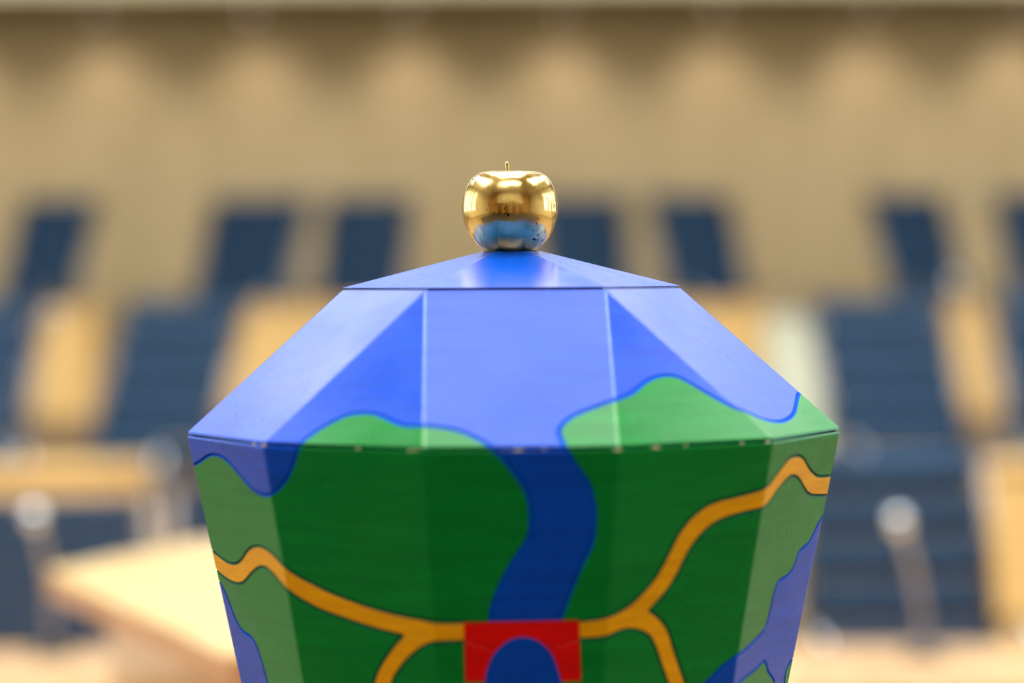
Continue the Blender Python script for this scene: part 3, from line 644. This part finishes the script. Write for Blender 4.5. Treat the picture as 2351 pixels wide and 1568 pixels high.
def carve(kind, regions, lines, default):
    """facets of the shell cut into painted fields with V grooves between them -> {class: {verts,faces}}"""
    regs = [(m, pl, min(p[0] for p in pl), max(p[0] for p in pl)) for m, pl in regions]
    lines = [(split_at_borders(l), g, hw, dp) for l, g, hw, dp in lines]
    buckets = {}
    for i in range(-6, 6):
        A, B, C_, E_, z0, z1 = facet_frame(kind, i)
        n = facet_normal(kind, i)
        nl = (n + facet_normal(kind, i - 1)).normalized()
        nr = (n + facet_normal(kind, i + 1)).normalized()
        tx = (B - A).normalized()
        m0, m1 = (A + B) / 2, (C_ + E_) / 2
        H = (m1 - m0).length
        ty = (m1 - m0) / H
        w0, w1 = (B - A).length, (E_ - C_).length
        def W(y): return max(w0 + (w1 - w0) * y / H, 1e-5)
        def toxy(s, v):
            y = (v - z0) / (z1 - z0) * H
            return ((s - i) * W(y), y)
        V, E = [], []
        def addline(pts, closed=False):
            b = len(V)
            V.extend(Vector(p) for p in pts)
            for k in range(len(pts) - 1): E.append((b + k, b + k + 1))
            if closed: E.append((b + len(pts) - 1, b))
        tri = w1 < 1e-5
        if tri: outline = [(-w0 / 2, 0), (w0 / 2, 0), (0, H)]
        else: outline = [(-w0 / 2, 0), (w0 / 2, 0), (w1 / 2, H), (-w1 / 2, H)]
        addline(outline, True)
        e = .0016 if kind == 'body' else .0014
        ein = .00035 if kind == 'body' else .0003
        # chamfer guide lines along the long edges and the rim
        addline([(-w0 / 2 + e, 0), (-w1 / 2 + (e if not tri else -0.0) , H)] if not tri else [(-w0 / 2 + e, 0), (0, H - .004)])
        addline([(w0 / 2 - e, 0), (w1 / 2 - e, H)] if not tri else [(w0 / 2 - e, 0), (0, H - .004)])
        rim_e = .0016
        wr = W(rim_e)
        addline([(-wr / 2, rim_e), (wr / 2, rim_e)])
        local = []
        for l, g, hw, dp in lines:
            run = []
            runs = []
            for (s, v) in l:
                if abs(s - i) <= 0.80: run.append(toxy(s, v))
                else:
                    if len(run) > 1: runs.append(run)
                    run = []
            if len(run) > 1: runs.append(run)
            for run in runs:
                # drop duplicates
                rr = [run[0]]
                for q in run[1:]:
                    if math.hypot(q[0] - rr[-1][0], q[1] - rr[-1][1]) > 2e-4: rr.append(q)
                if len(rr) < 2: continue
                local.append((rr, g, hw, dp))
                addline(rr)
                for sgn in (1, -1):
                    off = []
                    for k in range(len(rr)):
                        a = rr[max(k - 1, 0)]; b = rr[min(k + 1, len(rr) - 1)]
                        dx, dy = b[0] - a[0], b[1] - a[1]
                        Ln = math.hypot(dx, dy) or 1
                        off.append((rr[k][0] - sgn * dy / Ln * hw, rr[k][1] + sgn * dx / Ln * hw))
                    addline(off)
        vs, es, fs, _a, _b, _c = delaunay_2d_cdt(V, E, [], 0, 2e-6, True)
        # vertices
        P3, dep = [], []
        for q in vs:
            x, y = q.x, q.y
            w = W(y)
            d = 0.0
            for rr, g, hw, dp in local:
                for a, b in zip(rr[:-1], rr[1:]):
                    if abs(x - a[0]) > .03 and abs(x - b[0]) > .03: continue
                    if seg_d(x, y, *a, *b) < 3e-5: d = max(d, dp)
            p = m0 + tx * x + ty * y
            nn = n
            if abs(x + w / 2) < 4e-5: nn = nl; d += ein
            elif abs(x - w / 2) < 4e-5: nn = nr; d += ein
            if abs(y) < 2e-5: d += .0009
            P3.append(p - nn * d)
        for f in fs:
            cx = sum(vs[k].x for k in f) / 3; cy = sum(vs[k].y for k in f) / 3
            if cy < 0 or cy > H or abs(cx) > W(cy) / 2 + 1e-6: continue
            g_ = None; best = 1e9
            for rr, g, hw, dp in local:
                for a, b in zip(rr[:-1], rr[1:]):
                    if min(a[0], b[0]) - hw > cx or max(a[0], b[0]) + hw < cx: continue
                    if min(a[1], b[1]) - hw > cy or max(a[1], b[1]) + hw < cy: continue
                    dd = seg_d(cx, cy, *a, *b)
                    if dd < hw * .985 and dd / hw < best: best = dd / hw; g_ = g
            cls = None
            if g_ in ('b', 'g'): cls = 'groove_blue' if g_ == 'b' else 'groove_green'
            if cls is None:
                v = z0 + cy / H * (z1 - z0); s = i + cx / W(cy)
                cls = default
                for m, pl, smin, smax in regs:
                    if smin <= s <= smax and in_poly(s, v, pl): cls = m; break
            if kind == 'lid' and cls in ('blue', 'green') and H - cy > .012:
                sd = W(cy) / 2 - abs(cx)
                if sd < e * .8 and ((i == 0) or (i == -1 and cx > 0) or (i == 1 and cx < 0)): cls = 'rub_' + cls  # painted edge highlight along the two front seams
            bk = buckets.setdefault(cls, ({}, [], []))
            idx = []
            for k in f:
                p = P3[k]
                key = (round(p.x * 1e5), round(p.y * 1e5), round(p.z * 1e5))
                if key not in bk[0]:
                    bk[0][key] = len(bk[1]); bk[1].append(tuple(p))
                idx.append(bk[0][key])
            if len(set(idx)) == 3:
                a, b, c3 = (Vector(bk[1][q]) for q in idx)
                if (b - a).cross(c3 - a).dot(n) < 0: idx.reverse()
                bk[2].append(tuple(idx))
    return buckets

def components(nv, faces):
    par = list(range(nv))
    def find(a):
        while par[a] != a:
            par[a] = par[par[a]]; a = par[a]
        return a
    for f in faces:
        a = find(f[0])
        for q in f[1:]: par[find(q)] = a
    comp = {}
    for f in faces: comp.setdefault(find(f[0]), []).append(f)
    return list(comp.values())

def shell_parts(buckets, names, parent, axis_in=0.004):
    """each connected painted field becomes its own inlay with a 4 mm thick edge"""
    for cls, (_, verts, faces) in buckets.items():
        comps = components(len(verts), faces)
        big = []
        small = []
        for cf in comps:
            ar = 0
            for f in cf:
                a, b, c3 = (Vector(verts[q]) for q in f)
                ar += (b - a).cross(c3 - a).length / 2
            (big if ar > (1e-5 if cls.startswith('rub') else 6e-5) else small).append(cf)  # rub: the painted seam highlights
        if cls.startswith('groove'): big = [sum(big + small, [])]; small = []
        elif small:
            if big: big[0] = big[0] + sum(small, [])
            else: big = [sum(small, [])]
        for cf in big:
            used = sorted({q for f in cf for q in f})
            mp = {q: k for k, q in enumerate(used)}
            vv = [Vector(verts[q]) for q in used]
            ff = [tuple(mp[q] for q in f) for f in cf]
            cnt = {}
            for f in ff:
                for a, b in ((f[0], f[1]), (f[1], f[2]), (f[2], f[0])):
                    cnt.setdefault((min(a, b), max(a, b)), []).append((a, b))
            inner = {}
            skirt = []
            for key, l in cnt.items():
                if len(l) == 1:
                    a, b = l[0]
                    for q in (a, b):
                        if q not in inner:
                            p = vv[q]
                            rad = Vector((p.x, p.y, 0)).normalized()
                            inner[q] = len(vv) + len(inner)
                    skirt.append((b, a, inner[a], inner[b]))
            allv = list(vv) + [None] * len(inner)
            for q, k in inner.items():
                p = vv[q]
                rad = Vector((p.x, p.y, 0)).normalized()
                allv[k] = p - rad * axis_in
            me = bpy.data.meshes.new(names[cls])
            me.from_pydata([tuple(v) for v in allv], [], ff + skirt)
            me.update()
            link_mesh(names[cls], me, MAT[cls], parent)

urn = empty('ballot_urn', (0, 0, Z0), DEL)
tag(urn, 'twelve-sided ballot urn painted with blue rivers, green fields and ochre roads, under a gilded apple', 'urn')

def ring_solid(name, rings, mat, parent):
    """stack of n-gon rings [(n, r, z, phase_deg)] with equal n"""
    bm = bmesh.new()
    rr = [[bm.verts.new(polar(360 * k / n + ph, r, z)) for k in range(n)] for n, r, z, ph in rings]
    for A, B in zip(rr[:-1], rr[1:]):
        n = len(A)
        for k in range(n):
            bm.faces.new((A[k], A[(k + 1) % n], B[(k + 1) % n], B[k]))
    bm.faces.new(rr[0]); bm.faces.new(rr[-1])
    return bm_obj(name, bm, mat, parent)

IN = 0.0042
body = ring_solid('body', [(12, RR + KB * ZBOT - IN, ZBOT - .0, 15), (12, RR - IN - .002, -.0015, 15), (12, RR - IN - .004, -.0015, 15)], MAT['core'], urn)
BODY_NAMES = {'green': 'painted_field', 'blue': 'painted_river', 'yellow': 'painted_road', 'red': 'painted_gate',
              'groove_blue': 'blue_groove', 'groove_green': 'green_groove'}
shell_parts(carve('body', BODY_REG, BODY_LINES, 'green'), BODY_NAMES, body)

bm = bmesh.new()
lo = [bm.verts.new(polar(30 * k + 15, RR - .0075, ZL + .0002)) for k in range(-6, 6)]
hi = {j: bm.verts.new(polar(60 * j + 30, RH - .0045, ZH - .0012)) for j in range(-3, 3)}
def hex_at(deg):
    j = int(round((deg - 30) / 60.0))
    j = (j + 3) % 6 - 3
    return hi[j]
for q in range(12):
    kdeg = 30 * (q - 6) + 30        # facet between vertex q and q+1, centred here
    a, b = lo[q], lo[(q + 1) % 12]
    i = q - 5
    if i % 2 == 0: bm.faces.new((a, b, hex_at(30 * i + 30), hex_at(30 * i - 30)))
    else: bm.faces.new((a, b, hex_at(30 * i)))
bm.faces.new(lo); bm.faces.new([hi[j] for j in range(-3, 3)])
lid = bm_obj('lid', bm, MAT['core'], urn)
LID_NAMES = dict(BODY_NAMES); LID_NAMES['rub_blue'] = 'blue_seam_highlight'; LID_NAMES['rub_green'] = 'green_seam_highlight'; LID_NAMES['blue'] = 'painted_sea'
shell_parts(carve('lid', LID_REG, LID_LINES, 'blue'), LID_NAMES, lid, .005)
# rabbet between the lid and the body
ring_solid('lid_joint', [(12, RR - .0055, -.004, 15), (12, RR - .0055, ZL + .001, 15)], MAT['core'], urn)

# hexagonal cap
bm = bmesh.new()
RT = .0245
zt = ZH + .0014 + (0.1545 - ZH) * (1 - RT / RH)
rings = [(RH - .0042, ZH - .004), (RH - .0042, ZH + .0014), (RH - .0010, ZH + .0014), (RH - .0004, ZH + .0020)]
rr = [[bm.verts.new(polar(60 * k + 30, r, z)) for k in range(6)] for r, z in rings + [(RT, zt)]]
for A, B in zip(rr[:-1], rr[1:]):
    for k in range(6): bm.faces.new((A[k], A[(k + 1) % 6], B[(k + 1) % 6], B[k]))
bm.faces.new(rr[-1]); bm.faces.new(rr[0])
cap = bm_obj('cap', bm, MAT['cap'], urn)

# knocks along the rim where the bare wood shows
chips = [(-0.9026, 0.0, .0024), (-0.585, 0.0, .0018), (-0.545, 0.0006, .0022), (-0.0147, 0.0, .0042), (0.497, -.0003, .0030), (0.74, 0.0, .0040), (1.475, 0.0, .0034), (-1.497, 0.0, .0026), (0.12, .0006, .0016), (-1.62, 0.0, .0018), (0.93, .0004, .002), (1.3, 0.0, .0016)]
for s, v, sz in chips:
    i = int(round(s)) if abs(s - round(s)) < .5 else round(s)
    A, B, C_, E_, z0, z1 = facet_frame('body', i)
    p = (A + B) / 2 + (B - A) * (s - i)
    p = p - Vector((p.x, p.y, 0)).normalized() * .0012
    rad = Vector((p.x, p.y, 0)).normalized(); tg = Vector((0, 0, 1)).cross(rad)
    sz *= 1.2
    bm = bmesh.new()
    bmesh.ops.create_icosphere(bm, subdivisions=1, radius=1.0)
    for vv in bm.verts:
        q = vv.co * (1 + random.uniform(-.25, .25))
        vv.co = p + tg * q.x * sz + rad * q.y * .0010 + Vector((0, 0, 1)) * (q.z * .0012 + v + .0002)
    bm_obj('paint_chip', bm, MAT['bare'], body)

# gilded apple (rests on the cap)
ap = empty('apple', (-0.0012, -.0002, Z0 + .1476))
tag(ap, 'shiny gilded apple with a short stem on top of the painted urn', 'apple')
prof_px = [(1125, 50), (1110, 54), (1085, 61), (1050, 69.5), (1000, 80), (950, 89), (900, 95.5), (850, 100.5), (800, 104.5), (750, 107.5), (700, 109.4), (650, 110.2), (600, 110),
           (550, 109), (500, 106.8), (450, 103.8), (400, 99.5), (350, 93.5), (320, 88.5), (295, 82), (275, 75), (262, 68), (254, 60), (249, 50), (247, 42), (250, 32), (266, 22), (300, 13), (330, 6)]
prof = [(0, .0008), (.012, .0004), (.0155, .0)]
for yc, hw in prof_px:
    z = .1271 + (638 - (340 + yc / 4.612)) / 2720.0 - .1476
    prof.append((hw / 2720.0, max(z, 0.0002)))
prof.append((0, prof[-1][1] - .001))
zmid = .040
def lump(x, y, z, a, r):
    t = max(0, min(1, z / .07))
    k = 1 + .006 * math.cos(5 * a + .6) * (abs(t - .5) * 2) ** 2 * (1 if r > .02 else .3)
    zz = z + (.0003 * math.cos(5 * a + .6) * (t ** 4) if r > .012 else 0) * min(1, r / .03)
    return x * k, y * k, zz
flesh = lathe('flesh', prof, MAT['gold'], ap, 96, lump)
md = flesh.modifiers.new('smooth', 'SUBSURF'); md.levels = 1; md.render_levels = 2
st = tube('stem', [(-.0014, 0, .058), (-.0016, 0, .066), (-.0019, 0, .0715), (-.0025, 0, .0762), (-.0029, 0, .0772)], [.0017, .0015, .0014, .0017, .0013], MAT['gold'], ap, 12)

# pedestal table that carries the urn (below the frame)
pt = empty('urn_table', (0, 0, 0))
tag(pt, 'square wooden table under the painted urn', 'table')
ZT = Z0 + ZBOT
box('tabletop', -.4, .4, -.4, .4, ZT - .04, ZT, MAT['desk'], pt, .004)
for sx in (-1, 1):
    for sy in (-1, 1):
        box('leg', sx * .36 - .025, sx * .36 + .025, sy * .36 - .025, sy * .36 + .025, 0, ZT - .04, MAT['desk'], pt, .003)

# ------------------------------------------------------------------ swivel chairs
def make_chair(recline=14, drop=0.0, height=1.31):
    root = empty('swivel_chair')
    top = height - drop
    bot = .56 - drop
    seat_z = .48 - drop
    Mt = Matrix.Translation((0, .20, bot)) @ Matrix.Rotation(R(-recline), 4, 'X')
    hb = (top - bot) / math.cos(R(recline))
    npad = 5
    ph = hb / npad
    w = .272
    for k in range(npad):
        bm = bmesh.new()
        z0, z1 = k * ph, (k + 1) * ph - .004
        n = 8
        rows = []
        for a in range(n + 1):
            t = a / n
            z = z0 + (z1 - z0) * t
            bul = math.sin(PI * t) ** .6 if 0 < t < 1 else 0
            th = .012 + .026 * bul
            ww = w - (.012 if k == npad - 1 else 0) - .01 * (1 - bul)
            row = []
            for x, y in ((-ww, -th * .4), (-ww * .8, -th), (0, -th * 1.02), (ww * .8, -th), (ww, -th * .4), (ww, th * .4), (ww * .8, th), (0, th), (-ww * .8, th), (-ww, th * .4)):
                row.append(bm.verts.new(Mt @ Vector((x, y + .03 * (x / w) ** 2 * -1, z))))
            rows.append(row)
        for A, B in zip(rows[:-1], rows[1:]):
            m = len(A)
            for q in range(m): bm.faces.new((A[q], A[(q + 1) % m], B[(q + 1) % m], B[q]))
        bm.faces.new(rows[0]); bm.faces.new(rows[-1])
        bm_obj('backrest_pad', bm, MAT['navy'], root, True)
    bm = bmesh.new()
    for sx in (-1, 1):
        pts = [Mt @ Vector((sx * (w + .012), -.02, z)) for z in (-.06, hb * .5, hb)]
        add_tube(bm, pts, .014, 8)
    for z in (.02, hb * .98):
        add_tube(bm, [Mt @ Vector((-w - .012, .012, z)), Mt @ Vector((w + .012, .012, z))], .011, 8)
    bm_obj('back_frame', bm, MAT['alu'], root, True)
    bm = bmesh.new()
    add_box(bm, -.265, .265, -.28, .20, seat_z - .05, seat_z + .03, .028, None, 3)
    bm_obj('seat', bm, MAT['navy'], root, True)
    for sx in (-1, 1):
        tube('armrest', [(sx * .30, .22, seat_z + .10), (sx * .31, .20, seat_z + .20), (sx * .31, .10, seat_z + .225), (sx * .31, -.16, seat_z + .225), (sx * .31, -.20, seat_z + .20), (sx * .30, -.18, seat_z + .02), (sx * .24, -.14, seat_z - .03)],
             .013, MAT['chrome'], root, 8)
    tube('column', [(0, -.02, .10), (0, -.02, seat_z - .05)], .026, MAT['chrome'], root, 12)
    bm = bmesh.new()
    for q in range(5):
        a = 2 * PI * q / 5 + .3
        add_tube(bm, [(0, -.02, .12), (math.cos(a) * .15, math.sin(a) * .15 - .02, .10), (math.cos(a) * .30, math.sin(a) * .30 - .02, .07)], [.026, .02, .014], 8)
    bm_obj('star_base', bm, MAT['alu'], root, True)
    for q in range(5):
        a = 2 * PI * q / 5 + .3
        cx, cy = math.cos(a) * .30, math.sin(a) * .30 - .02
        t = Vector((-math.sin(a), math.cos(a), 0))
        tube('caster', [Vector((cx, cy, .03)) - t * .022, Vector((cx, cy, .03)) + t * .022], .03, MAT['black'], root, 12)
    return root

# (px centre, distance, tier, swivel degrees, label)
def X(px, d): return (px - 1175.5) / 5550.0 * d
GR = {1: 'navy swivel chairs in the front row', 2: 'navy swivel chairs in the middle row', 3: 'navy swivel chairs in the back row'}
chairA = make_chair(24, 0.0)
chairB = make_chair(12, 0.0, 1.18)
chairC = make_chair(12, 0.02, 1.08)
chairs = [
    (3, 40, 15.0, T3, -22, 'navy swivel chair in the back row, furthest left'),
    (3, 512, 15.0, T3, -20, 'navy swivel chair in the back row, leaning right, beyond the upper left of the lid'),
    (3, 808, 15.0, T3, -10, 'navy swivel chair in the back row, directly above the left slope of the cap'),
    (3, 1360, 15.0, T3, 6, 'navy swivel chair in the back row, just right of the apple'),
    (3, 1665, 15.0, T3, 22, 'navy swivel chair in the back row, above the right corner of the cap'),
    (3, 2180, 15.0, T3, 24, 'navy swivel chair in the back row, second from the right edge'),
    (3, 2450, 15.0, T3, 10, 'navy swivel chair in the back row, cut by the right edge of the picture'),
    (2, -150, 10.4, T2, -6, 'navy swivel chair in the middle row, cut by the left edge of the picture'),
    (2, 268, 10.4, T2, -26, 'navy swivel chair in the middle row, beside the golden desk left of the urn'),
    (2, 2112, 10.4, T2, 12, 'navy swivel chair in the middle row, beside the cream cabinet'),
    (2, 2530, 10.4, T2, 8, 'navy swivel chair in the middle row, cut by the right edge of the picture'),
    (1, 2100, 7.0, 0.0, 4, 'navy swivel chair in the front row, behind the thick chrome microphone on the right'),
    (1, 2710, 6.9, 0.0, 10, 'navy swivel chair in the front row, outermost on the right'),
    (0, 110, 7.0, 0.0, 8, 'low navy swivel chair in the front row, behind the left chrome microphone'),
    (0, 625, 7.3, 0.0, 12, 'low navy swivel chair in the front row, behind the bright table corner'),
]
PROTO = {3: chairA, 2: chairA, 1: chairB, 0: chairC}
used = set()
for row, px, d, tz, sw, lab in chairs:
    loc = (X(px, d), D(d), tz)
    g = GR[max(row, 1)]
    pr = PROTO[row]
    if pr.name in used:
        o = dup(pr, loc, R(sw))
    else:
        used.add(pr.name); o = pr; o.location = loc; o.rotation_euler.z = R(sw)
    if px == 512: o.scale = (1.2, 1.1, 1.0)
    if row == 2: o.scale = (1.12, 1.05, 1.0)
    tag(o, lab, 'chair', g)

# ------------------------------------------------------------------ desks
def make_desk(name, x0, x1, y0, y1, ztop, zfloor, label, mat=None, group=None):
    """delegates' desk: top, front panel towards the camera, two end panels"""
    mat = mat or MAT['desk']
    o = empty(name, ((x0 + x1) / 2, (y0 + y1) / 2, zfloor))
    tag(o, label, 'desk', group)
    w, l, h = (x1 - x0) / 2, (y1 - y0) / 2, ztop - zfloor
    box('desktop', -w, w, -l, l, h - .035, h, mat, o, .006, 2)
    box('front_panel', -w + .02, w - .02, -l + .03, -l + .05, 0, h - .035, mat, o)
    for sx in (-1, 1):
        box('end_panel', min(sx * w, sx * (w - .025)), max(sx * w, sx * (w - .025)), -l + .05, l - .02, 0, h - .035, mat, o, .003)
    return o
ZD3, ZD2, ZD1 = EYE - .150, EYE - .72, .74
d3a, d3b = D(14.05), D(14.50)
make_desk('desk', X(-500, 14.1), X(215, 14.1), d3a, d3b, ZD3, T3, 'oak desk of the back row at the far left', None, 'oak desks of the back row')
make_desk('desk', X(455, 14.1), X(1000, 14.1), d3a, d3b, ZD3, T3, 'golden oak desk of the back row, left of the urn lid', None, 'oak desks of the back row')
make_desk('desk', X(1230, 14.1), X(1760, 14.1), d3a, d3b, ZD3, T3, 'golden oak desk of the back row, right of the apple', None, 'oak desks of the back row')
make_desk('desk', X(1990, 14.1), X(2620, 14.1), d3a, d3b, ZD3, T3, 'oak desk of the back row at the far right', None, 'oak desks of the back row')
make_desk('desk', X(-500, 9.5), X(325, 9.5), D(9.3), D(9.75), ZD2, T2, 'oak desk of the middle row at the left, lit golden', None, 'oak desks of the middle row')
make_desk('desk', X(1870, 9.5), X(2900, 9.5), D(9.3), D(9.75), ZD2, T2, 'oak desk of the middle row at the right', None, 'oak desks of the middle row')
make_desk('desk', -2.2, 2.4, D(5.72), D(6.42), ZD1, 0, 'long pale wooden desk of the front row along the bottom', MAT['table'])

# cream cabinet beyond the urn
cb = empty('cabinet', (X(1836, 13.0), D(13.1), T2))
tag(cb, 'narrow cream cabinet standing behind the right edge of the urn lid', 'cabinet')
hc = EYE - .22 - T2
box('carcass', -.17, .17, -.15, .2, 0.06, hc - .03, MAT['cabinet'], cb, .004)
box('plinth', -.15, .15, -.12, .18, 0.0, 0.06, MAT['alu'], cb)
dr = box('door', -.162, .162, -.17, -.152, 0.08, hc - .05, MAT['cabinet'], cb, .003)
box('top_board', -.18, .18, -.18, .21, hc - .03, hc, MAT['cabinet'], cb, .004)
tube('handle', [(-.13, -.17, hc * .55), (-.13, -.19, hc * .55), (-.13, -.19, hc * .62), (-.13, -.17, hc * .62)], .005, MAT['chrome'], dr)

# polygonal clerk's table close behind the urn on the left
tbl = empty('clerk_table', (0, 0, 0))
tag(tbl, 'bright maple table with an angled corner and reddish edge, left behind the urn', 'table')
TP = [(-.965, D(5.0)), (-.455, D(3.86)), (.15, D(3.80)), (.22, D(5.3)), (-.15, D(5.62)), (-.72, D(5.58))]
ZT2 = EYE - .60
prism('tabletop', TP, ZT2 - .012, ZT2, MAT['maple'], tbl, .003)
def shrink(P, k):
    cx = sum(p[0] for p in P) / len(P); cy = sum(p[1] for p in P) / len(P)
    return [(cx + (x - cx) * k, cy + (y - cy) * k) for x, y in P]
prism('edge_band', shrink(TP, .995), ZT2 - .055, ZT2 - .012, MAT['edge'], tbl)
prism('base_cabinet', shrink(TP, .80), 0.0, ZT2 - .055, MAT['table'], tbl)

# ------------------------------------------------------------------ gooseneck microphones
def make_mic(h, lean, r_head=.016, neck=.006):
    o = empty('microphone')
    lathe('base', [(0, 0), (.055, 0), (.055, .012), (.02, .022), (0, .022)], MAT['black'], o, 20)
    pts = []
    for k in range(9):
        t = k / 8
        pts.append((lean * t * t, -.10 * t ** 3, .02 + (h - .08) * t))
    tube('gooseneck', pts, neck, MAT['neck'], o, 8)
    p = Vector(pts[-1]); d = (Vector(pts[-1]) - Vector(pts[-2])).normalized()
    tube('microphone_head', [p - d * .005, p, p + d * .05, p + d * .062], [neck, r_head, r_head, r_head * .6], MAT['chrome'], o, 14)
    return o
mics = [
    (660, 14.3, ZD3, 745, 410, 'slender chrome microphone on the back-row desk left of the urn'),
    (1465, 14.3, ZD3, 1470, 410, 'slender chrome microphone on the back-row desk right of the apple'),
    (2190, 14.3, ZD3, 2230, 420, 'slender chrome microphone on the back-row desk at the far right'),
    (20, 9.55, ZD2, 125, 700, 'tall bent chrome microphone on the middle-row desk at the left'),
    (2290, 9.55, ZD2, 2190, 640, 'tall bent chrome microphone on the middle-row desk at the right'),
]
for px, d, z, tpx, tpy, lab in mics:
    h = EYE - (tpy - 638) * d / 5550.0 - z
    o = make_mic(h, (tpx - px) * d / 5550.0, .018, .008)
    o.location = (X(px, d), D(d), z)
    tag(o, lab, 'microphone', 'gooseneck microphones')
for px, d, z, tpx, tpy, lab in [
    (112, 6.3, ZD1, 98, 1140, 'thick chrome microphone on the front desk at the left'),
    (2120, 6.2, ZD1, 2055, 1160, 'thick chrome microphone on the front desk at the right')]:
    h = EYE - (tpy - 638) * d / 5550.0 - z
    o = make_mic(h, (tpx - px) * d / 5550.0, .024, .009)
    o.location = (X(px, d), D(d), z)
    tag(o, lab, 'microphone', 'gooseneck microphones')
